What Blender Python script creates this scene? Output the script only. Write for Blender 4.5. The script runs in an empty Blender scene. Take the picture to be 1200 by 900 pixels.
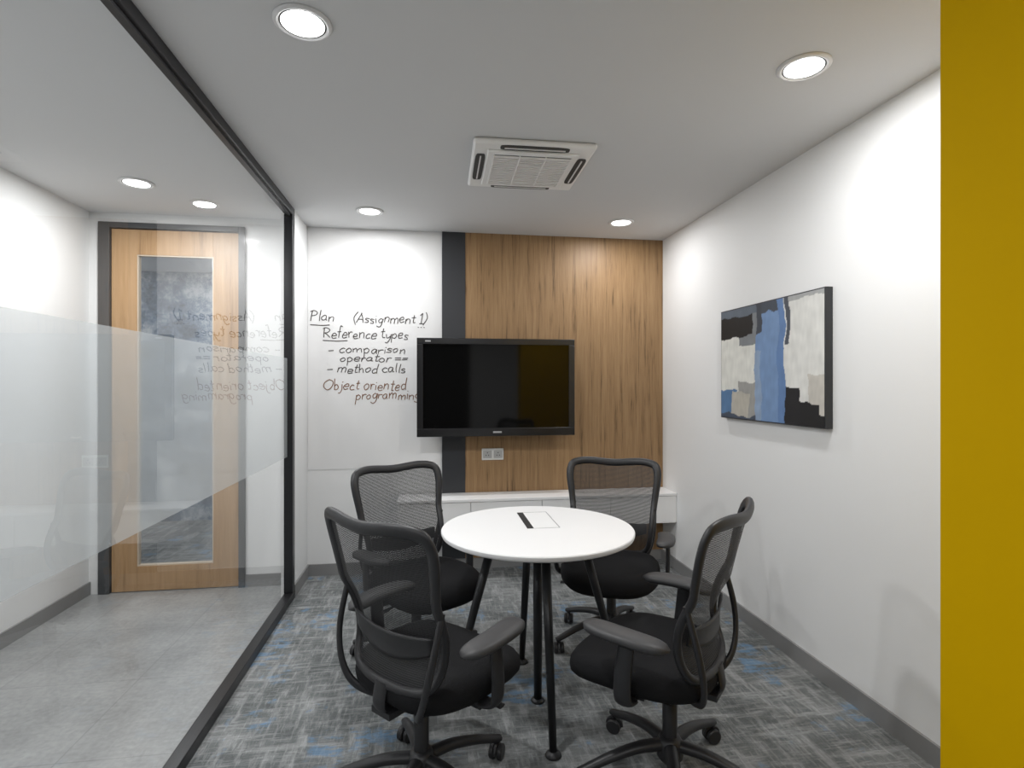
import bpy, math, random
from mathutils import Vector, Matrix, noise
random.seed(4)
scene=bpy.context.scene
try:
    scene.view_settings.view_transform='Standard'
except Exception: pass
COL=scene.collection
def lin(c):
    return tuple(((v/255)/12.92 if v/255<=.04045 else ((v/255+.055)/1.055)**2.4) for v in c)
# ---------------------------------------------------------------- materials
def newmat(name):
    m=bpy.data.materials.new(name); m.use_nodes=True
    nt=m.node_tree; b=nt.nodes['Principled BSDF']
    return m,nt,b
def N(nt,t,**k):
    n=nt.nodes.new(t)
    for a,v in k.items(): setattr(n,a,v)
    return n
def mat(name,col,rough=.5,metal=0,spec=.5,noise_amt=0.0,nscale=40,bump=0.0,coat=0):
    m,nt,b=newmat(name)
    b.inputs['Base Color'].default_value=(*col,1)
    b.inputs['Roughness'].default_value=rough
    b.inputs['Metallic'].default_value=metal
    b.inputs['Specular IOR Level'].default_value=spec
    b.inputs['Coat Weight'].default_value=coat
    if noise_amt or bump:
        tc=N(nt,'ShaderNodeTexCoord'); nz=N(nt,'ShaderNodeTexNoise')
        nz.inputs['Scale'].default_value=nscale; nz.inputs['Detail'].default_value=4
        nt.links.new(tc.outputs['Object'],nz.inputs['Vector'])
        if noise_amt:
            r=N(nt,'ShaderNodeMapRange')
            r.inputs['To Min'].default_value=1-noise_amt; r.inputs['To Max'].default_value=1+noise_amt
            nt.links.new(nz.outputs['Fac'],r.inputs['Value'])
            mx=N(nt,'ShaderNodeVectorMath',operation='SCALE'); mx.inputs[0].default_value=col
            nt.links.new(r.outputs[0],mx.inputs['Scale']); nt.links.new(mx.outputs[0],b.inputs['Base Color'])
        if bump:
            bp=N(nt,'ShaderNodeBump'); bp.inputs['Strength'].default_value=bump; bp.inputs['Distance'].default_value=.002
            nt.links.new(nz.outputs['Fac'],bp.inputs['Height']); nt.links.new(bp.outputs[0],b.inputs['Normal'])
    return m
M_wall=mat('white_wall_paint',(.79,.795,.795),.6,noise_amt=.01,nscale=3,bump=.03)
M_ceil=mat('ceiling_paint',(.66,.665,.67),.8,noise_amt=.01,nscale=2)
M_yellow=mat('yellow_paint',lin((196,155,0)),.7,noise_amt=.02,nscale=4,spec=.05)
M_base=mat('gray_skirting',(.24,.24,.24),.5)
M_black=mat('black_plastic',(.020,.020,.022),.42,noise_amt=.1,nscale=200)
M_blackmetal=mat('black_powdercoat',(.02,.021,.023),.35,metal=.3)
M_frame=mat('black_aluminium',(.022,.022,.024),.32,metal=.4)
M_fabric=mat('black_seat_fabric',(.010,.010,.011),.9,noise_amt=.35,nscale=350,bump=.6,spec=.2)
M_armpad=mat('armpad_rubber',(.04,.04,.042),.5)
M_chrome=mat('brushed_steel',(.55,.55,.56),.28,metal=1)
M_laminate=mat('white_laminate',(.86,.86,.86),.35)
M_glasswhite=mat('backpainted_white_glass',(.79,.79,.79),.08,spec=.5)
M_strip=mat('charcoal_laminate',(.034,.036,.041),.4)
M_screen=mat('tv_screen_glass',(.003,.003,.003),.06,spec=.35)
M_bezel=mat('tv_bezel',(.014,.014,.015),.25)
M_acplastic=mat('ac_plastic',(.86,.86,.85),.4)
M_dark=mat('dark_slot',(.02,.02,.02),.6)
M_slot=mat('vent_shadow_gray',(.05,.05,.05),.6)
M_outlet=mat('outlet_plastic',(.70,.70,.68),.4)
M_ring=mat('downlight_trim',(.74,.74,.74),.4)
M_ink1=mat('marker_ink_black',(.05,.042,.038),.5)
M_ink2=mat('marker_ink_brown',(.20,.095,.045),.5)
M_logo=mat('logo_silver',(.4,.4,.4),.4)
M_jambgray=mat('gray_jamb',(.065,.068,.072),.45)
def emit(name,col,s):
    m=bpy.data.materials.new(name); m.use_nodes=True; nt=m.node_tree
    nt.nodes.clear(); e=N(nt,'ShaderNodeEmission'); o=N(nt,'ShaderNodeOutputMaterial')
    e.inputs[0].default_value=(*col,1); e.inputs[1].default_value=s
    nt.links.new(e.outputs[0],o.inputs[0]); return m
M_emit=emit('lamp_diffuser',(1,1,1),5)
# carpet
def carpet():
    m,nt,b=newmat('patterned_carpet')
    tc=N(nt,'ShaderNodeTexCoord')
    def streak(sx,sy,scale,lo,hi,seed):
        mp=N(nt,'ShaderNodeMapping'); mp.inputs['Scale'].default_value=(sx,sy,1); mp.inputs['Location'].default_value=(seed,seed*.7,0)
        nz=N(nt,'ShaderNodeTexNoise'); nz.inputs['Scale'].default_value=scale; nz.inputs['Detail'].default_value=5; nz.inputs['Roughness'].default_value=.65
        rr=N(nt,'ShaderNodeMapRange'); rr.inputs['From Min'].default_value=lo; rr.inputs['From Max'].default_value=hi
        nt.links.new(tc.outputs['Object'],mp.inputs[0]); nt.links.new(mp.outputs[0],nz.inputs['Vector']); nt.links.new(nz.outputs['Fac'],rr.inputs['Value'])
        return rr.outputs[0]
    a=streak(1,6,3.4,.50,.62,3.1); c=streak(6,1,3.4,.50,.62,8.3)
    a2=streak(2,14,5,.52,.62,1.1); c2=streak(14,2,5,.52,.62,5.3)
    fine=streak(1,1,160,.3,.7,0); blu=streak(1.3,1,2.4,.56,.62,31.7); blk=streak(1.2,3,6,.47,.55,2.0); big=streak(1,1,2.6,.38,.62,6.6)
    def math_(op,x,y):
        n=N(nt,'ShaderNodeMath',operation=op)
        for i,v in enumerate((x,y)):
            if isinstance(v,(int,float)): n.inputs[i].default_value=v
            else: nt.links.new(v,n.inputs[i])
        return n.outputs[0]
    h=math_('MAXIMUM',a,c); h2=math_('MAXIMUM',a2,c2)
    t=math_('ADD',math_('MULTIPLY',h,.34),math_('MULTIPLY',h2,.26)); t=math_('ADD',t,math_('MULTIPLY',fine,.14)); t=math_('ADD',t,math_('MULTIPLY',big,.28))
    cr=N(nt,'ShaderNodeValToRGB')
    cr.color_ramp.elements[0].position=.08; cr.color_ramp.elements[0].color=(.100,.108,.110,1)
    cr.color_ramp.elements[1].position=1.0; cr.color_ramp.elements[1].color=(.37,.38,.38,1)
    nt.links.new(t,cr.inputs[0])
    mx=N(nt,'ShaderNodeMix',data_type='RGBA')
    nt.links.new(math_('MULTIPLY',math_('MULTIPLY',blu,blk),.6),mx.inputs['Factor'])
    nt.links.new(cr.outputs[0],mx.inputs['A']); mx.inputs['B'].default_value=(.13,.25,.40,1)
    nt.links.new(mx.outputs['Result'],b.inputs['Base Color'])
    b.inputs['Roughness'].default_value=.95; b.inputs['Specular IOR Level'].default_value=.1
    bp=N(nt,'ShaderNodeBump'); bp.inputs['Strength'].default_value=.5; bp.inputs['Distance'].default_value=.004
    nt.links.new(t,bp.inputs['Height']); nt.links.new(bp.outputs[0],b.inputs['Normal'])
    return m
M_carpet=carpet()
# polished screed
def screed():
    m,nt,b=newmat('polished_gray_tile')
    tc=N(nt,'ShaderNodeTexCoord')
    nz=N(nt,'ShaderNodeTexNoise'); nz.inputs['Scale'].default_value=2.2; nz.inputs['Detail'].default_value=8; nz.inputs['Roughness'].default_value=.7
    n2=N(nt,'ShaderNodeTexNoise'); n2.inputs['Scale'].default_value=45; n2.inputs['Detail'].default_value=4
    nt.links.new(tc.outputs['Object'],nz.inputs['Vector']); nt.links.new(tc.outputs['Object'],n2.inputs['Vector'])
    mp=N(nt,'ShaderNodeMapping'); mp.inputs['Location'].default_value=(.2,.1,0)
    nt.links.new(tc.outputs['Object'],mp.inputs[0])
    br=N(nt,'ShaderNodeTexBrick'); br.offset=0; br.inputs['Scale'].default_value=1; br.inputs['Brick Width'].default_value=.6; br.inputs['Row Height'].default_value=.6
    br.inputs['Mortar Size'].default_value=.003; br.inputs['Color1'].default_value=(1,1,1,1); br.inputs['Color2'].default_value=(.95,.95,.95,1); br.inputs['Mortar'].default_value=(.78,.78,.78,1)
    nt.links.new(mp.outputs[0],br.inputs['Vector'])
    ad=N(nt,'ShaderNodeMath',operation='ADD'); nt.links.new(nz.outputs['Fac'],ad.inputs[0])
    ml=N(nt,'ShaderNodeMath',operation='MULTIPLY'); ml.inputs[1].default_value=.55; nt.links.new(n2.outputs['Fac'],ml.inputs[0]); nt.links.new(ml.outputs[0],ad.inputs[1])
    cr=N(nt,'ShaderNodeValToRGB'); cr.color_ramp.elements[0].position=.5; cr.color_ramp.elements[0].color=(.22,.225,.225,1)
    cr.color_ramp.elements[1].position=1.02 if False else 1.0; cr.color_ramp.elements[1].color=(.38,.385,.385,1)
    nt.links.new(ad.outputs[0],cr.inputs[0])
    mx=N(nt,'ShaderNodeMix',data_type='RGBA',blend_type='MULTIPLY'); mx.inputs['Factor'].default_value=1
    nt.links.new(cr.outputs[0],mx.inputs['A']); nt.links.new(br.outputs['Color'],mx.inputs['B']); nt.links.new(mx.outputs['Result'],b.inputs['Base Color'])
    b.inputs['Roughness'].default_value=.30
    return m
M_screed=screed()
def wood(name,c0,c1,c2,axis_scale,plank=None):
    m,nt,b=newmat(name)
    tc=N(nt,'ShaderNodeTexCoord'); mp=N(nt,'ShaderNodeMapping'); mp.inputs['Scale'].default_value=axis_scale
    nt.links.new(tc.outputs['Object'],mp.inputs[0])
    nz=N(nt,'ShaderNodeTexNoise'); nz.inputs['Scale'].default_value=1.0; nz.inputs['Detail'].default_value=6; nz.inputs['Roughness'].default_value=.62; nz.inputs['Distortion'].default_value=.5
    nt.links.new(mp.outputs[0],nz.inputs['Vector'])
    n2=N(nt,'ShaderNodeTexNoise'); n2.inputs['Scale'].default_value=5.0; n2.inputs['Detail'].default_value=4
    nt.links.new(mp.outputs[0],n2.inputs['Vector'])
    ad=N(nt,'ShaderNodeMath',operation='MULTIPLY_ADD'); ad.inputs[1].default_value=.4
    nt.links.new(n2.outputs['Fac'],ad.inputs[0]); nt.links.new(nz.outputs['Fac'],ad.inputs[2])
    cr=N(nt,'ShaderNodeValToRGB'); e=cr.color_ramp.elements
    e[0].position=.48; e[0].color=(*c0,1); e[1].position=.88; e[1].color=(*c2,1)
    k=e.new(.62); k.color=(*c1,1)
    nt.links.new(ad.outputs[0],cr.inputs[0])
    nt.links.new(cr.outputs[0],b.inputs['Base Color']); b.inputs['Roughness'].default_value=.5
    return m
M_wood=wood('walnut_veneer_panel',lin((94,72,46)),lin((143,112,77)),lin((160,129,92)),(34,34,1.5))
M_doorwood=wood('oak_door_veneer',lin((146,114,80)),lin((168,134,96)),lin((182,148,110)),(16,16,.9))
def glass():
    m=bpy.data.materials.new('clear_partition_glass'); m.use_nodes=True; nt=m.node_tree; nt.nodes.clear()
    o=N(nt,'ShaderNodeOutputMaterial'); t=N(nt,'ShaderNodeBsdfTransparent'); t.inputs[0].default_value=(.95,.96,.96,1)
    g=N(nt,'ShaderNodeBsdfGlossy'); g.inputs['Roughness'].default_value=.0; g.inputs['Color'].default_value=(1,1,1,1)
    f=N(nt,'ShaderNodeLayerWeight'); f.inputs['Blend'].default_value=.5
    p=N(nt,'ShaderNodeMath',operation='POWER'); p.inputs[1].default_value=5.0; nt.links.new(f.outputs['Facing'],p.inputs[0])
    q=N(nt,'ShaderNodeMath',operation='MULTIPLY_ADD'); q.inputs[1].default_value=.8; q.inputs[2].default_value=.10; nt.links.new(p.outputs[0],q.inputs[0])
    mx=N(nt,'ShaderNodeMixShader'); nt.links.new(q.outputs[0],mx.inputs[0]); nt.links.new(t.outputs[0],mx.inputs[1]); nt.links.new(g.outputs[0],mx.inputs[2])
    nt.links.new(mx.outputs[0],o.inputs[0]); return m
M_glass=glass()
def film():
    m=bpy.data.materials.new('frosted_film'); m.use_nodes=True; nt=m.node_tree; nt.nodes.clear()
    o=N(nt,'ShaderNodeOutputMaterial'); t=N(nt,'ShaderNodeBsdfTransparent'); t.inputs[0].default_value=(.90,.92,.94,1)
    d=N(nt,'ShaderNodeBsdfDiffuse'); d.inputs[0].default_value=(.66,.69,.70,1)
    tl=N(nt,'ShaderNodeBsdfTranslucent'); tl.inputs[0].default_value=(.72,.75,.76,1)
    a=N(nt,'ShaderNodeMixShader'); a.inputs[0].default_value=.5; nt.links.new(d.outputs[0],a.inputs[1]); nt.links.new(tl.outputs[0],a.inputs[2])
    mx=N(nt,'ShaderNodeMixShader'); mx.inputs[0].default_value=.45
    nt.links.new(t.outputs[0],mx.inputs[1]); nt.links.new(a.outputs[0],mx.inputs[2]); nt.links.new(mx.outputs[0],o.inputs[0]); return m
M_film=film()
def meshfab():
    m,nt,b=newmat('chair_back_mesh'); b.inputs['Base Color'].default_value=(.025,.025,.027,1); b.inputs['Roughness'].default_value=.6
    tc=N(nt,'ShaderNodeTexCoord'); sp=N(nt,'ShaderNodeSeparateXYZ'); nt.links.new(tc.outputs['Object'],sp.inputs[0])
    def stripe(out,period,th):
        a=N(nt,'ShaderNodeMath',operation='MULTIPLY'); a.inputs[1].default_value=2*math.pi/period; nt.links.new(out,a.inputs[0])
        s=N(nt,'ShaderNodeMath',operation='SINE'); nt.links.new(a.outputs[0],s.inputs[0])
        g=N(nt,'ShaderNodeMath',operation='GREATER_THAN'); g.inputs[1].default_value=th; nt.links.new(s.outputs[0],g.inputs[0]); return g.outputs[0]
    h=stripe(sp.outputs['Z'],.0060,.08); v=stripe(sp.outputs['X'],.0035,.30)
    mxm=N(nt,'ShaderNodeMath',operation='MAXIMUM'); nt.links.new(h,mxm.inputs[0]); nt.links.new(v,mxm.inputs[1])
    nt.links.new(mxm.outputs[0],b.inputs['Alpha']); return m
M_mesh=meshfab()
def mottled():
    m,nt,b=newmat('mottled_blue_gray_wallpaper')
    tc=N(nt,'ShaderNodeTexCoord'); nz=N(nt,'ShaderNodeTexNoise'); nz.inputs['Scale'].default_value=2.8; nz.inputs['Detail'].default_value=10; nz.inputs['Roughness'].default_value=.8
    nt.links.new(tc.outputs['Object'],nz.inputs['Vector'])
    cr=N(nt,'ShaderNodeValToRGB'); e=cr.color_ramp.elements
    e[0].position=.38; e[0].color=(*lin((50,66,82)),1); e[1].position=.62; e[1].color=(*lin((176,182,188)),1)
    k=e.new(.5); k.color=(*lin((92,112,134)),1)
    nt.links.new(nz.outputs['Fac'],cr.inputs[0]); nt.links.new(cr.outputs[0],b.inputs['Base Color']); b.inputs['Roughness'].default_value=.7
    return m
M_mot=mottled()
# ---------------------------------------------------------------- geometry helpers
def obj_mesh(name,verts,faces,m=None,parent=None,smooth=False):
    me=bpy.data.meshes.new(name); me.from_pydata([tuple(v) for v in verts],[],faces); me.update()
    import bmesh
    bm=bmesh.new(); bm.from_mesh(me); bmesh.ops.recalc_face_normals(bm,faces=bm.faces); bm.to_mesh(me); bm.free()
    if m: me.materials.append(m)
    if smooth:
        for p in me.polygons: p.use_smooth=True
    o=bpy.data.objects.new(name,me); COL.objects.link(o)
    if parent: o.parent=parent
    return o
def box(name,x0,x1,y0,y1,z0,z1,m,parent=None,bevel=0,seg=3):
    v=[(x,y,z) for x in (x0,x1) for y in (y0,y1) for z in (z0,z1)]
    f=[(0,1,3,2),(4,6,7,5),(0,4,5,1),(2,3,7,6),(0,2,6,4),(1,5,7,3)]
    o=obj_mesh(name,v,f,m,parent)
    if bevel:
        b=o.modifiers.new('bevel','BEVEL'); b.width=bevel; b.segments=seg; b.limit_method='ANGLE'
        for p in o.data.polygons: p.use_smooth=True
        o.modifiers.new('wn','WEIGHTED_NORMAL')
    return o
def empty(name,loc=(0,0,0),rz=0):
    e=bpy.data.objects.new(name,None); e.empty_display_size=.1; e.location=loc; e.rotation_euler=(0,0,rz); COL.objects.link(e); return e
def catmull(pts,n=6,closed=False):
    P=[Vector(p) for p in pts]; out=[]; L=len(P)
    rng=L if closed else L-1
    for i in range(rng):
        if closed: a,b,c,d=P[(i-1)%L],P[i],P[(i+1)%L],P[(i+2)%L]
        else: a,b,c,d=P[max(i-1,0)],P[i],P[i+1],P[min(i+2,L-1)]
        for k in range(n):
            t=k/n
            out.append(.5*((2*b)+(c-a)*t+(2*a-5*b+4*c-d)*t*t+(3*b-a-3*c+d)*t**3))
    if not closed: out.append(P[-1])
    return out
def tube_data(pts,rad,up=(0,0,1),n=12,closed=False):
    """rad: function t->(r_side,r_up)"""
    P=[Vector(p) for p in pts]; L=len(P); V=[];F=[]
    up=Vector(up)
    for i,p in enumerate(P):
        if closed: tg=(P[(i+1)%L]-P[i-1]).normalized()
        else: tg=(P[min(i+1,L-1)]-P[max(i-1,0)]).normalized()
        s=tg.cross(up)
        if s.length<.05: s=tg.cross(Vector((0,1,0)) if abs(tg.y)<.9 else Vector((1,0,0)))
        s.normalize(); u=s.cross(tg).normalized()
        ra,rb=rad(i/(L-1) if L>1 else 0)
        for k in range(n):
            a=2*math.pi*k/n; V.append(p+s*ra*math.cos(a)+u*rb*math.sin(a))
    for i in range(L if closed else L-1):
        j=(i+1)%L
        for k in range(n):
            F.append((i*n+k,i*n+(k+1)%n,j*n+(k+1)%n,j*n+k))
    if not closed:
        F.append(tuple(range(n))[::-1]); F.append(tuple((L-1)*n+k for k in range(n)))
    return V,F
def tube(name,pts,rad,m,parent=None,up=(0,0,1),n=12,closed=False):
    if not callable(rad):
        r=rad; rad=(lambda t:(r,r)) if not isinstance(r,tuple) else (lambda t:r)
    V,F=tube_data(pts,rad,up,n,closed); return obj_mesh(name,V,F,m,parent,True)
def lathe_data(prof,n=32,M=None):
    V=[];F=[];L=len(prof)
    for r,z in prof:
        for k in range(n):
            a=2*math.pi*k/n; p=Vector((r*math.cos(a),r*math.sin(a),z)); V.append(M@p if M else p)
    for i in range(L-1):
        for k in range(n): F.append((i*n+k,i*n+(k+1)%n,(i+1)*n+(k+1)%n,(i+1)*n+k))
    F.append(tuple(range(n))); F.append(tuple((L-1)*n+k for k in range(n)))
    return V,F
def lathe(name,prof,m,parent=None,n=32,M=None,smooth=True):
    V,F=lathe_data(prof,n,M); o=obj_mesh(name,V,F,m,parent,smooth)
    return o
def sharp(o,ang=35):
    o.data.update()
    try:
        o.data.set_sharp_from_angle(angle=math.radians(ang))
    except Exception: pass
# ---------------------------------------------------------------- room shell
H=2.60; XR=1.87; YB=4.28; XG=-.93; XL=-2.30; YD=4.12
box('floor',XG,3.4,-3.2,YB+.1,-.1,0,M_carpet)
box('floor_corridor',XL-.1,XG,-3.2,YD+.13,-.1,0,M_screed)
box('ceiling',XL-.1,3.4,-3.2,YB+.1,H,H+.1,M_ceil)
box('wall_right',XR,XR+.1,1.1,YB,0,H,M_wall)
box('wall_back',-.98,XR+.1,YB,YB+.1,0,H,M_wall)
box('wall_left',-.99,-.91,3.86,YB,0,H,M_wall)
box('wall_front',1.15,2.2,.88,1.1,0,H,M_yellow)
box('wall_corridor_left',XL-.1,XL,-3.2,YD+.13,0,H,M_wall)
# corridor end wall around the door
DX0,DX1,DZ=-2.235,-1.295,2.535
box('wall_corridor_end',DX1,-.99,YD,YD+.12,0,H,M_wall)
box('wall_corridor_head',XL,DX1,YD,YD+.12,DZ,H,M_wall)
box('wall_corridor_jamb',XL,DX0,YD,YD+.12,0,DZ,M_wall)
# lobby behind the camera
M_lobby=mat('lobby_dark_wall',(.045,.045,.047),.6); M_lob2=mat('reflection_panel_pale',(.85,.85,.85),.6)
box('wall_lobby',XL-.1,3.4,-3.3,-3.2,0,H,M_lobby)
box('tv_reflection_panel',.80,1.9,-3.2,-3.1,0,H,M_lob2)  # unseen panel, added to give the TV screen a pale reflected band
# baseboards
bh=.085
box('baseboard_right',XR-.012,XR,1.1,YB,0,bh,M_base)
box('baseboard_back',-.91,XR-.012,YB-.012,YB,0,bh,M_base)
box('baseboard_left',-.91,-.898,3.86,YB-.012,0,bh,M_base)
box('baseboard_corridor_left',XL,XL+.012,-3.2,YD,0,bh,M_base)
box('baseboard_corridor_end',DX1,-.99,YD-.012,YD,0,bh,M_base)
# feature wall panels
box('trim_wood_panel',.262,XR,YB-.02,YB,bh,H-.0,M_wood)
box('trim_dark_strip',.085,.262,YB-.024,YB,bh,H-.0,M_strip)
# ---------------------------------------------------------------- glass partition
gp=empty('glass_partition',(XG,0,0))
fw=.028
box('rail_top',-fw,fw,1.1,3.86,H-.05,H,M_frame,gp,.004)
box('rail_top_lip',-.012,.012,1.1,3.80,H-.062,H-.05,M_black,gp)
box('rail_bottom',-fw,fw,1.1,3.86,0,.05,M_frame,gp,.004)
box('post_end',-fw,fw,3.80,3.86,.05,H-.05,M_frame,gp,.004)
obj_mesh('glass_pane',[(0,1.1,.05),(0,3.80,.05),(0,3.80,H-.062),(0,1.1,H-.062)],[(0,1,2,3)],M_glass,gp)
obj_mesh('frosted_band',[(-.006,1.1,.95),(-.006,3.80,.95),(-.006,3.80,1.60),(-.006,1.1,1.60)],[(0,1,2,3)],M_film,gp)
# ---------------------------------------------------------------- corridor door
dr=empty('door_1',(0,YD,0))
box('frame_left',DX0,-2.165,-.02,.10,0,DZ,M_jambgray,dr,.003)
box('frame_right',-1.337,DX1,-.02,.10,0,DZ,M_jambgray,dr,.003)
box('frame_head',-2.165,-1.337,-.02,.10,2.497,DZ,M_jambgray,dr,.003)
gx0,gx1,gz0,gz1=-2.0,-1.508,.175,2.32
box('stile_left',-2.16,gx0,0,.045,.005,2.492,M_doorwood,dr,.002)
box('stile_right',gx1,-1.342,0,.045,.005,2.492,M_doorwood,dr,.002)
box('rail_upper',gx0,gx1,0,.045,gz1,2.492,M_doorwood,dr,.002)
box('rail_lower',gx0,gx1,0,.045,.005,gz0,M_doorwood,dr,.002)
M_bead=mat('door_glazing_bead',lin((196,182,164)),.4)
for nm,a in (('bead_l',(gx0,gx0+.008,gz0,gz1)),('bead_r',(gx1-.008,gx1,gz0,gz1)),('bead_t',(gx0+.008,gx1-.008,gz1-.008,gz1)),('bead_b',(gx0+.008,gx1-.008,gz0,gz0+.008))):
    box(nm,a[0],a[1],.004,.04,a[2],a[3],M_bead,dr)
obj_mesh('door_glass',[(gx0+.008,.02,gz0+.008),(gx1-.008,.02,gz0+.008),(gx1-.008,.02,gz1-.008),(gx0+.008,.02,gz1-.008)],[(0,1,2,3)],M_glass,dr)
# room beyond the door
box('floor_far_room',-3.6,-.9,YD+.12,6.2,-.1,0,M_carpet)
box('ceiling_far_room',-3.6,-.9,YD+.23,6.2,H,H+.1,M_ceil)
box('wall_far_room',-3.6,-.9,6.2,6.3,0,H,M_mot)
box('wall_far_room_side',-3.7,-3.6,YD+.12,6.2,0,H,M_mot)
box('wall_far_room_side_b',-.98,-.88,YD+.27,6.2,0,H,M_wall)
# ---------------------------------------------------------------- downlights
def downlight(x,y,e=40):
    d=empty('recessed_downlight',(x,y,H))
    lathe('trim_ring',[(.092,-.0005),(.092,-.004),(.086,-.009),(.078,-.010),(.073,-.006),(.073,-.0005)],M_ring,d,40)
    lathe('shadow_gap',[(.074,-.0003),(.074,-.0062),(.068,-.0062),(.068,-.0003)],M_dark,d,40)
    lathe('diffuser',[(.0675,-.001),(.0675,-.0068),(.060,-.0076),(.001,-.0078)],M_emit,d,40)
    L=bpy.data.lights.new('downlight_lamp','AREA'); L.shape='DISK'; L.size=.12; L.energy=e
    L.color=(1,1,1)
    o=bpy.data.objects.new('lamp',L); COL.objects.link(o); o.parent=d; o.location=(0,0,-.0095)
downlight(-.41,1.86,18); downlight(1.36,1.85,13.5)
downlight(-.41,3.82,12.5); downlight(1.36,3.82,8)
downlight(-1.69,3.48,18); downlight(-1.69,1.5,21)
downlight(-2.2,5.3,22)  # unseen lamp added to brighten the far room
downlight(0.4,-1.2,22); downlight(-1.6,-.8,16)  # extra lamps added behind the camera as fill light
# ---------------------------------------------------------------- AC cassette
ac=empty('ceiling_air_conditioner',(.505,2.88,H),math.radians(-1))
box('panel',-.302,.302,-.295,.295,-.030,0,M_acplastic,ac,.016,4)
box('panel_inner',-.228,.228,-.228,.228,-.042,-.029,M_acplastic,ac,.008,3)
def slot(nm,cx,cy,w,d):
    V=[];nn=24
    for z in (-.0335,-.029):
        for k in range(nn):
            a=2*math.pi*k/nn; c,s=math.cos(a),math.sin(a)
            V.append((cx+w/2*math.copysign(abs(c)**.35,c),cy+d/2*math.copysign(abs(s)**.35,s),z))
    F=[(k,(k+1)%nn,nn+(k+1)%nn,nn+k) for k in range(nn)]+[tuple(range(nn))]
    obj_mesh(nm,V,F,M_slot,ac)
for nm,cx,cy,w,d in (('slot_near',0,-.258,.34,.050),('slot_far',0,.258,.34,.050),('slot_l',-.258,0,.050,.34),('slot_r',.258,0,.050,.34)):
    slot(nm,cx,cy,w,d)
    if w>d: box(nm+'_vane',cx-w*.44,cx+w*.44,cy-.003 ,cy+.004,-.038,-.033,M_ring,ac,.001)
    else: box(nm+'_vane',cx-.003,cx+.004,cy-d*.44,cy+d*.44,-.038,-.033,M_ring,ac,.001)
box('grille_recess',-.195,.195,-.195,.195,-.0435,-.0415,M_slot,ac)
for i in range(16):
    y=-.183+i*.0244
    box('slat_%d'%i,-.195,.195,y-.0065,y+.0065,-.050,-.043,M_acplastic,ac)
for i in range(4):
    x=-.195+i*.13
    box('rib_%d'%i,x-.004,x+.004,-.195,.195,-.051,-.043,M_acplastic,ac)
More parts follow.
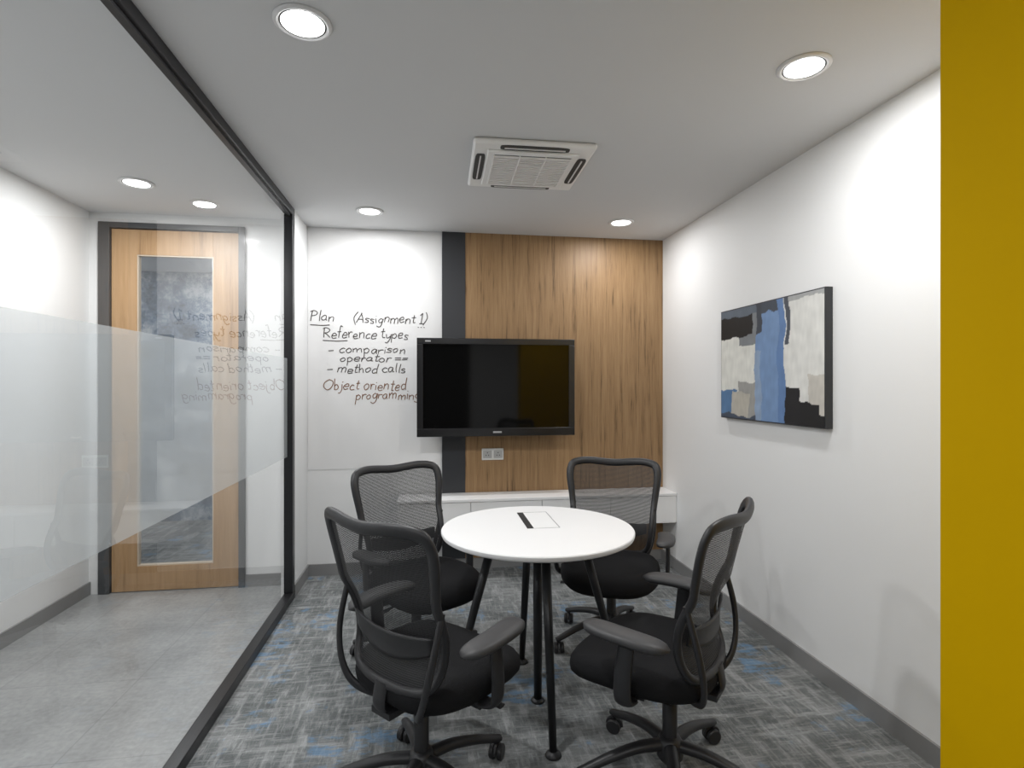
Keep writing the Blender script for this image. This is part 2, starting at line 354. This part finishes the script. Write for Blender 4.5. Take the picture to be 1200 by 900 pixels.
# ---------------------------------------------------------------- whiteboard + writing
wb=empty('glass_whiteboard',(0,YB,0))
box('board_glass',-.909,.084,-.003,-.0002,.79,H-.001,M_glasswhite,wb,.001,2)
G={
'P':(.58,[[(.1,0),(.1,.5),(.13,1)],[(0,.88),(.25,1.02),(.5,.85),(.4,.58),(.12,.48)]]),
'l':(.22,[[(.1,1),(.07,.4),(.12,0)]]),
'a':(.5,[[(.36,.45),(.2,.5),(.03,.25),(.14,.02),(.32,.15),(.37,.45),(.37,.1),(.46,.03)]]),
'n':(.48,[[(.05,.5),(.06,0)],[(.06,.3),(.22,.5),(.36,.4),(.38,0)]]),
'(':(.32,[[(.28,1.1),(.05,.5),(.26,-.2)]]),
')':(.32,[[(.05,1.1),(.26,.5),(.02,-.25)]]),
'A':(.6,[[(0,0),(.15,.6),(.3,1),(.3,1),(.4,.5),(.5,0)],[(.08,.38),(.46,.38)]]),
's':(.4,[[(.34,.45),(.15,.5),(.08,.35),(.3,.2),(.26,.02),(.02,.04)]]),
'i':(.2,[[(.08,.48),(.08,0)],[(.09,.7),(.12,.75)]]),
'g':(.48,[[(.36,.42),(.18,.5),(.03,.27),(.15,.05),(.34,.2),(.38,.48),(.36,-.2),(.2,-.42),(.0,-.3)]]),
'm':(.72,[[(.05,.5),(.06,0)],[(.06,.3),(.18,.5),(.3,.4),(.32,0)],[(.32,.3),(.46,.5),(.58,.4),(.6,0)]]),
'e':(.46,[[(.05,.25),(.36,.28),(.3,.48),(.12,.46),(.03,.22),(.15,.01),(.4,.08)]]),
't':(.36,[[(.16,.85),(.14,.2),(.2,.01),(.32,.05)],[(0,.55),(.32,.58)]]),
'1':(.3,[[(.0,.8),(.16,1),(.16,1),(.15,.5),(.14,0)],[(.0,.0),(.3,.02)]]),
'R':(.62,[[(.1,0),(.1,.5),(.12,1)],[(0,.9),(.25,1.02),(.48,.82),(.35,.55),(.12,.5),(.12,.5),(.3,.3),(.52,0)]]),
'f':(.34,[[(.36,.95),(.2,1.0),(.13,.7),(.12,-.05)],[(0,.5),(.3,.52)]]),
'r':(.36,[[(.05,.5),(.06,0)],[(.06,.28),(.18,.47),(.34,.46)]]),
'c':(.42,[[(.36,.42),(.2,.5),(.03,.25),(.15,.01),(.38,.08)]]),
'y':(.46,[[(.02,.5),(.08,.2),(.22,.12),(.36,.3)],[(.38,.5),(.34,0),(.2,-.38),(.02,-.35)]]),
'p':(.48,[[(.05,.5),(.06,.0),(.05,-.45)],[(.06,.35),(.22,.52),(.4,.3),(.25,.02),(.07,.1)]]),
'o':(.46,[[(.2,.5),(.03,.28),(.15,.01),(.36,.2),(.3,.46),(.18,.5)]]),
'b':(.46,[[(.07,1),(.06,.4),(.08,.02)],[(.07,.3),(.25,.48),(.38,.25),(.25,.01),(.07,.05)]]),
'j':(.26,[[(.14,.48),(.14,0),(.08,-.36),(-.08,-.35)],[(.15,.7),(.18,.75)]]),
'd':(.48,[[(.36,.4),(.2,.48),(.03,.25),(.15,.01),(.34,.12)],[(.38,1),(.36,.4),(.4,0)]]),
'h':(.48,[[(.07,1),(.06,.4),(.06,0)],[(.06,.28),(.22,.48),(.36,.38),(.38,0)]]),
'=':(.46,[[(.0,.42),(.36,.44)],[(.0,.2),(.36,.22)]]),
'-':(.45,[[(.0,.3),(.38,.32)]]),
'.':(.16,[[(.04,.0),(.08,.03)]]),
'O':(.78,[[(.35,1.0),(.05,.7),(.05,.25),(.35,0),(.65,.3),(.62,.8),(.32,1.0)]]),
' ':(.3,[])}
def write(name,lines,m):
    cu=bpy.data.curves.new(name,'CURVE'); cu.dimensions='3D'; cu.bevel_depth=.0036; cu.bevel_resolution=1
    def stroke(pts):
        s=cu.splines.new('POLY'); s.points.add(len(pts)-1)
        for i,p in enumerate(pts): s.points[i].co=(p[0],0,p[1],1)
    for txt,x0,x1,z,h in lines:
        tot=sum(G[c][0] for c in txt); k=(x1-x0)/tot; x=x0
        for c in txt:
            w,st=G[c]; jy=random.uniform(-.09,.09)*h; sc=random.uniform(.88,1.12); sl=random.uniform(.02,.2)
            for s in st:
                p=catmull([(a+random.uniform(-.03,.03)+sl*b,b+random.uniform(-.02,.02),0) for a,b in s],4)
                stroke([(x+q.x*k, z+jy+q.y*h*sc) for q in p])
            x+=w*k
    cu.materials.append(m)
    o=bpy.data.objects.new(name,cu); COL.objects.link(o); o.parent=wb; o.location=(0,-.0042,0); o.scale=(1,.35,1)
    return o,stroke
_,st=write('writing_black',[('Plan',-.895,-.715,1.905,.085),('(Assignment 1)',-.585,-.03,1.895,.075),('Reference types',-.80,-.17,1.775,.08),
  ('- comparison',-.765,-.19,1.665,.065),('operator ==',-.68,-.17,1.60,.062),('- method calls',-.775,-.19,1.515,.068)],M_ink1)
st([(-.89,1.872),(-.80,1.868),(-.75,1.872)]); st([(-.80,1.757),(-.7,1.752),(-.62,1.756)])
for i in range(3): st([(-.10+.022*i,1.865),(-.092+.022*i,1.863)])
write('writing_brown',[('Object oriented',-.80,-.185,1.385,.085),('programming',-.565,-.08,1.315,.075)],M_ink2)
# ---------------------------------------------------------------- TV
tv=empty('wall_mounted_television',(.49,4.08,1.405))
tw,th=.592,.363
box('back_shell',-tw+.03,tw-.03,.03,.09,-th+.04,th-.04,M_bezel,tv,.02)
box('wall_bracket',-.2,.2,.09,.176,-.15,.15,M_blackmetal,tv)
box('bezel_body',-tw,tw,0,.04,-th,th,M_bezel,tv,.008)
box('screen',-tw+.045,tw-.045,-.002,.01,-th+.062,th-.045,M_screen,tv)
for nm,a in (('bezel_top',(-tw,tw,th-.045,th)),('bezel_bottom',(-tw,tw,-th,-th+.060)),('bezel_l',(-tw,-tw+.045,-th+.06,th-.045)),('bezel_r',(tw-.045,tw,-th+.06,th-.045))):
    box(nm,a[0],a[1],-.010,0.002,a[2],a[3],M_bezel,tv,.003)
box('logo_plate',-.032,.032,-.0112,-.0098,-th+.024,-th+.036,M_logo,tv)
box('badge',-tw+.06,-tw+.10,-.0112,-.0098,th-.028,th-.018,M_logo,tv)
# outlet
oc=empty('wall_socket',(.475,YB-.02,.885))
box('plate',-.085,.085,-.010,0,-.045,.045,M_outlet,oc,.004)
M_out2=mat('outlet_face',(.42,.42,.41),.4)
for i,x in enumerate((-.042,.042)):
    box('face_%d'%i,x-.034,x+.034,-.0125,-.009,-.03,.03,M_out2,oc,.003)
    for j,(dx,dz) in enumerate(((0,.012),(-.01,-.008),(.01,-.008))):
        box('hole_%d_%d'%(i,j),x+dx-.003,x+dx+.003,-.0132,-.012,dz-.004,dz+.004,M_dark,oc)
# ---------------------------------------------------------------- console
cs=empty('floating_credenza',(0,0,0))
cx0,cx1,cy0=-.24,XR-.001,4.00
box('carcass',cx0+.005,cx1,cy0+.02,YB-.021,.368,.572,M_laminate,cs)
box('top',cx0,cx1,cy0-.004,YB-.025,.572,.592,M_laminate,cs,.002)
nf=4; w=(cx1-cx0)/nf
for i in range(nf):
    box('drawer_front_%d'%i,cx0+i*w+.002,cx0+(i+1)*w-.002,cy0,cy0+.019,.366,.569,M_laminate,cs,.0015)
# ---------------------------------------------------------------- painting
pa=empty('abstract_painting',(XR,2.81,1.553))
PW,PH=.47,.335   # half sizes
M_fr=mat('dark_canvas_frame',(.03,.032,.036),.45)
box('frame_body',-.038,-.001,-PW,PW,-PH,PH,M_fr,pa)
def paintcol(u,v):
    n1=noise.noise(Vector((u*3.2,v*3.2,1.3))); n2=noise.noise(Vector((u*14,v*14,4.1))); n3=noise.noise(Vector((u*50,v*12,7.7)))
    U=u+.035*n1+.010*n2; V=v+.025*n2+.04*n1
    c=(190,190,184)
    if U<.40:
        c=(212,212,206)
        if V>.92: c=(92,102,114)
        elif V>.74 and U<.36: c=(16,16,18)
        elif V>.66 and U>.22: c=(120,124,128)
        if V<.33 and U>.20: c=(150,150,147)
        if V<.24 and U<.18: c=(84,118,156)
        if V<.22 and .12<U<.34: c=(176,172,162)
        if V<.04: c=(66,76,92)
    elif U<.67:
        c=(112,140,178)
        if V>.90: c=(62,70,82)
        if U>.61: c=(94,124,168)
        if U<.45 and V>.74: c=(58,64,74)
        if U<.46 and V<.6: c=(136,156,182)
    else:
        c=(214,214,210)
        if V>.96: c=(160,162,162)
        if V<.40 and U>.88: c=(192,188,180)
        if V<.17 and U<.97: c=(20,20,22)
        if V<.10: c=(20,20,22)
        if U<.80 and V<.27: c=(24,24,28)
        if .68<U<.715 and V>.62: c=(70,76,86)
    k=1+.04*n3+.05*n2
    return tuple(max(0,min(255,x*k)) for x in c)
nu,nv=200,140; V=[];F=[];C=[]
iw,ih=PW-.006,PH-.006
for j in range(nv+1):
    for i in range(nu+1):
        u=i/nu; v=j/nv
        V.append((-.0398,iw-2*iw*u,-ih+2*ih*v)); C.append(lin(paintcol(u,v)))
for j in range(nv):
    for i in range(nu):
        a=j*(nu+1)+i; F.append((a,a+1,a+nu+2,a+nu+1))
cm,cnt,cb=newmat('abstract_oil_paint'); at=N(cnt,'ShaderNodeAttribute'); at.attribute_name='paint'
cnt.links.new(at.outputs['Color'],cb.inputs['Base Color']); cb.inputs['Roughness'].default_value=.6
cvs=obj_mesh('canvas',V,F,cm,pa,True)
ca=cvs.data.color_attributes.new('paint','FLOAT_COLOR','POINT')
for i,c in enumerate(C): ca.data[i].color=(*c,1)
# ---------------------------------------------------------------- table
TX,TY,TZ,TR=.482,2.475,.775,.437
tb=empty('round_meeting_table',(TX,TY,0))
o=lathe('table_top',[(.001,TZ-.026),(TR-.012,TZ-.026),(TR-.003,TZ-.021),(TR,TZ-.014),(TR,TZ-.004),(TR-.003,TZ),(.001,TZ)],M_laminate,tb,96); sharp(o,30)
box('cable_slot',-.050,-.020,-.02,.29,TZ-.001,TZ+.0012,M_dark,tb)
M_seam=mat('seam_gray',(.30,.30,.30),.5)
for nm,a in (('seam_a',(-.020,.10,-.022,-.018)),('seam_b',(-.020,.10,.288,.292)),('seam_c',(.098,.102,-.022,.292))):
    box(nm,a[0],a[1],a[2],a[3],TZ-.0005,TZ+.0006,M_seam,tb)
feet=[(-.017,-.405),(-.40,-.035),(.40,-.035),(-.02,.315)]
tops=[(-.005,-.20),(-.20,-.008),(.20,-.008),(-.005,.20)]
for i,(f,t) in enumerate(zip(feet,tops)):
    tube('leg_%d'%i,[(t[0],t[1],TZ-.03),((t[0]+f[0])/2,(t[1]+f[1])/2,TZ/2),(f[0],f[1],.012)],lambda t:(.021-.006*t,.021-.006*t),M_blackmetal,tb,n=20)
    lathe('foot_%d'%i,[(.001,0),(.030,0),(.032,.004),(.028,.012),(.016,.020),(.001,.022)],M_black,tb,24,Matrix.Translation((f[0],f[1],0)))
lathe('centre_column',[(.018,.012),(.020,.3),(.022,TZ-.03)],M_blackmetal,tb,24,Matrix.Translation((-.005,-.035,0)))
lathe('centre_foot',[(.001,0),(.030,0),(.032,.004),(.026,.014),(.001,.016)],M_black,tb,24,Matrix.Translation((-.005,-.035,0)))
box('under_rail_x',-.23,.23,-.03,.03,TZ-.045,TZ-.026,M_blackmetal,tb,.004)
box('under_rail_y',-.03,.03,-.23,.23,TZ-.046,TZ-.027,M_blackmetal,tb,.004)
# ---------------------------------------------------------------- office chair
def join(L):
    V=[];F=[]
    for v,f in L:
        o=len(V); V+=list(v); F+=[tuple(i+o for i in ff) for ff in f]
    return V,F
OFF=-.065   # the gas lift sits behind the cushion centre
def build_chair():
    parts=[]
    def add(name,vf,m): parts.append((name,vf[0],vf[1],m))
    RB=.325
    B=[lathe_data([(.001,.085),(.036,.085),(.046,.10),(.046,.150),(.034,.172),(.001,.173)],24)]
    for k in range(5):
        a=2*math.pi*k/5+math.pi/2
        c,s=math.cos(a),math.sin(a)
        p=catmull([(c*.03,s*.03,.142),(c*.12,s*.12,.138),(c*.22,s*.22,.114),(c*.305,s*.305,.084),(c*.340,s*.340,.074)],5)
        B.append(tube_data(p,lambda t:(.025-.010*t,.021-.009*t),n=12))
        B.append(lathe_data([(.010,.045),(.010,.085)],10,Matrix.Translation((c*RB,s*RB,0))))
    add('star_base',join(B),M_black)
    W=[]
    for k in range(5):
        a=2*math.pi*k/5+math.pi/2; c,s=math.cos(a),math.sin(a)
        cc=Vector((c*RB,s*RB,.029)); yaw=a+math.radians((35,-50,70,20,-30)[k])
        R=Matrix.Translation(cc)@Matrix.Rotation(yaw,4,'Z')@Matrix.Rotation(math.radians(90),4,'X')
        for sg in (-1,1):
            z0,z1=(.006,.026) if sg>0 else (-.026,-.006)
            W.append(lathe_data([(.001,z0),(.025,z0),(.029,z0+.004),(.029,z1-.004),(.025,z1),(.001,z1)],20,R))
        hp=[(R@Vector((.031*math.cos(t),.031*math.sin(t),0))) for t in [math.radians(d) for d in range(0,181,20)]]
        W.append(tube_data(hp,(lambda t:(.006,.006)),n=8))
    add('casters',join(W),M_black)
    T=Matrix.Translation((0,OFF,0))
    add('gas_lift_sleeve',lathe_data([(.026,.15),(.026,.285),(.023,.29),(.001,.291)],20,T),M_black)
    add('gas_lift_rod',lathe_data([(.017,.28),(.017,.375)],20,T),M_chrome)
    def rbox(x0,x1,y0,y1,z0,z1):
        v=[Vector((x,y,z)) for x in (x0,x1) for y in (y0,y1) for z in (z0,z1)]
        return v,[(0,1,3,2),(4,6,7,5),(0,4,5,1),(2,3,7,6),(0,2,6,4),(1,5,7,3)]
    mech=[rbox(-.065,.065,-.15,.09,.355,.402),rbox(-.21,.21,-.05,.03,.385,.405)]
    mech.append(tube_data([(.06,.03,.372),(.16,.04,.370),(.25,.05,.362)],lambda t:(.006,.006),n=8))
    mech.append(tube_data([(.22,.05,.364),(.265,.052,.36)],lambda t:(.016,.006),n=10))
    add('tilt_mechanism',join(mech),M_black)
    # seat cushion
    V=[];F=[];nn=56
    layers=[(.80,.398),(.95,.402),(1.0,.418),(1.015,.438),(1.0,.462),(.94,.480),(.82,.488),(.6,.484),(.3,.478),(.02,.476)]
    for sc,z in layers:
        for k in range(nn):
            a=2*math.pi*k/nn; c,s=math.cos(a),math.sin(a)
            x=.258*sc*math.copysign(abs(c)**.55,c); y=.25*sc*math.copysign(abs(s)**.55,s)
            if y>0: x*=1-.06*(y/.25)**2
            else: x*=1-.14*(y/.25)**2
            zz=z-.035*max(0,y/.25)**3+.010*(abs(x)/.25)**2
            V.append(Vector((x,y+.015,zz)))
    L=len(layers)
    for i in range(L-1):
        for k in range(nn): F.append((i*nn+k,i*nn+(k+1)%nn,(i+1)*nn+(k+1)%nn,(i+1)*nn+k))
    F.append(tuple(range(nn))); F.append(tuple((L-1)*nn+k for k in range(nn)))
    add('seat_cushion',(V,F),M_fabric)
    # back surface
    Z0,HB=.47,.53
    def S(x,v):
        w=.245; u=x/w
        yp=-.215 + .035*math.sin(min(v,.55)/.55*math.pi) -.115*max(0,v-.12)**1.4
        return Vector((x, yp+.050*u*u-.012, Z0+HB*v))
    half=[(.10,0.0),(.165,.02),(.198,.09),(.214,.25),(.226,.45),(.240,.65),(.252,.82),(.250,.92),(.228,.98),(.15,1.0)]
    ctrl=[(x,v,0) for x,v in half]+[(0,.978,0)]+[(-x,v,0) for x,v in reversed(half)]+[(0,-.004,0)]
    out=catmull(ctrl,5,True)
    outline=[S(p.x,p.y) for p in out]
    NO=len(out)
    Vf=[];Ff=[];n=12
    for i,p in enumerate(outline):
        tg=(outline[(i+1)%NO]-outline[i-1]).normalized()
        nrm=Vector((0,1,.15)).normalized(); s=tg.cross(nrm).normalized(); u=s.cross(tg).normalized()
        v=out[i].y; ra=.015+.007*max(0,min(1,(v-.3)/.6)); rb=.014
        for k in range(n):
            a=2*math.pi*k/n; Vf.append(p+s*ra*math.cos(a)+u*rb*math.sin(a))
    for i in range(NO):
        j=(i+1)%NO
        for k in range(n): Ff.append((i*n+k,i*n+(k+1)%n,j*n+(k+1)%n,j*n+k))
    add('back_frame',(Vf,Ff),M_black)
    V=[];F=[];rings=12
    for r in range(rings+1):
        t=r/rings if r else .001
        for p in out:
            V.append(S(p.x*t,.5+(p.y-.5)*t))
    for r in range(rings):
        for k in range(NO): F.append((r*NO+k,r*NO+(k+1)%NO,(r+1)*NO+(k+1)%NO,(r+1)*NO+k))
    add('back_mesh',(V,F),M_mesh)
    # lumbar band behind mesh
    V=[];F=[];na,nb=20,6
    for side in (0,1):
        for i in range(na+1):
            x=-.19+.38*i/na
            for j in range(nb+1):
                q=j/nb; hh=.042*(1-.35*(abs(x)/.19)**2)
                v=.24+(q-.5)*2*hh/HB+.05*(x/.19)**2
                p=S(x,v); p.y-=.014+.008*side; V.append(p)
    st=(na+1)*(nb+1)
    for side in (0,1):
        for i in range(na):
            for j in range(nb):
                a=side*st+i*(nb+1)+j; F.append((a,a+1,a+nb+2,a+nb+1))
    for i in range(na):
        for j in (0,nb):
            a=i*(nb+1)+j; F.append((a,a+nb+1,a+nb+1+st,a+st))
    for j in range(nb):
        for i in (0,na):
            a=i*(nb+1)+j; F.append((a,a+1,a+1+st,a+st))
    add('lumbar_support',(V,F),M_black)
    # rear bow supports
    bows=[]
    for sg in (-1,1):
        p=catmull([(sg*.03,-.10,.372),(sg*.10,-.175,.378),(sg*.165,-.225,.415),(sg*.208,-.242,.49),(sg*.232,-.232,.60),(sg*.236,-.195,.74)],6)
        bows.append(tube_data(p,lambda t:(.010,.016-.006*t),n=12))
    bows.append(rbox(-.045,.045,-.24,-.10,.365,.385))
    bows.append(tube_data(catmull([(0,-.20,.375),(0,-.245,.40),(0,-.235,.475)],5),lambda t:(.03,.010),up=(0,1,0),n=12))
    add('back_support_bows',join(bows),M_black)
    # armrests
    A=[]; AZ=.610
    for sg in (-1,1):
        p=catmull([(sg*.17,-.01,.392),(sg*.25,-.01,.394),(sg*.292,-.01,.415),(sg*.302,-.013,.48),(sg*.302,-.02,.55),(sg*.300,-.025,AZ-.015)],6)
        A.append(tube_data(p,lambda t:(.032-.004*t,.012) ,up=(sg*1.0,0,.02),n=12))
    add('arm_posts',join(A),M_black)
    A=[]
    for sg in (-1,1):
        V=[];F=[];nl=18;nw=14
        for i in range(nl+1):
            t=i/nl; y=-.16+.30*t
            w=.047*(1-abs(2*t-1)**4.5)**.5 if 0<t<1 else .006
            w=max(w,.006)*(0.92+.12*t); bendx=-sg*.018*(2*t-1)**2 - sg*.012*t
            zc=AZ+.006*math.sin(t*math.pi)+.012*t
            hth=.018*(1-abs(2*t-1)**6)**.5 if 0<t<1 else .004
            hth=max(hth,.004)
            for k in range(nw):
                a=2*math.pi*k/nw; c,s=math.cos(a),math.sin(a)
                V.append(Vector((sg*.300+bendx+w*math.copysign(abs(c)**.6,c),y,zc+hth*math.copysign(abs(s)**.7,s))))
        for i in range(nl):
            for k in range(nw): F.append((i*nw+k,i*nw+(k+1)%nw,(i+1)*nw+(k+1)%nw,(i+1)*nw+k))
        F.append(tuple(range(nw))); F.append(tuple(nl*nw+k for k in range(nw)))
        A.append((V,F))
    add('arm_pads',join(A),M_armpad)
    return parts
CH=build_chair(); CACHE={}
def place_chair(x,y,face_deg,leg_deg=0,zs=1.0):
    """leg_deg: world direction of one leg of the star base"""
    e=empty('office_chair',(x,y,0),math.radians(face_deg-90)); e.scale=(1,1,zs)
    for nm,V,F,m in CH:
        if nm in CACHE:
            o=bpy.data.objects.new(nm,CACHE[nm]); COL.objects.link(o); o.parent=e
        else:
            o=obj_mesh(nm,V,F,m,e,True); CACHE[nm]=o.data
            if nm in('tilt_mechanism','back_support_bows','casters','gas_lift_sleeve'): sharp(o,40)
        if nm in ('star_base','casters'):
            o.location=(0,OFF,0); o.rotation_euler=(0,0,math.radians(leg_deg-90-(face_deg-90)))
    return e
place_chair(.015,1.97,43,30)
place_chair(.80,1.915,137,108)
place_chair(-.04,2.84,-58,20,.972)
place_chair(.965,2.88,-112,50,.972)
# ---------------------------------------------------------------- world, camera
w=bpy.data.worlds.new('world'); scene.world=w; w.use_nodes=True
bg=w.node_tree.nodes['Background']; bg.inputs[0].default_value=(.95,.97,1,1); bg.inputs[1].default_value=.7
cam=bpy.data.cameras.new('camera'); co=bpy.data.objects.new('camera',cam); COL.objects.link(co)
cam.sensor_width=36; cam.sensor_fit='HORIZONTAL'; cam.lens=645/1200*36; cam.clip_start=.02
co.location=(0,0,1.43); co.rotation_euler=(math.radians(90),0,-math.atan2(94,638.1))
scene.camera=co
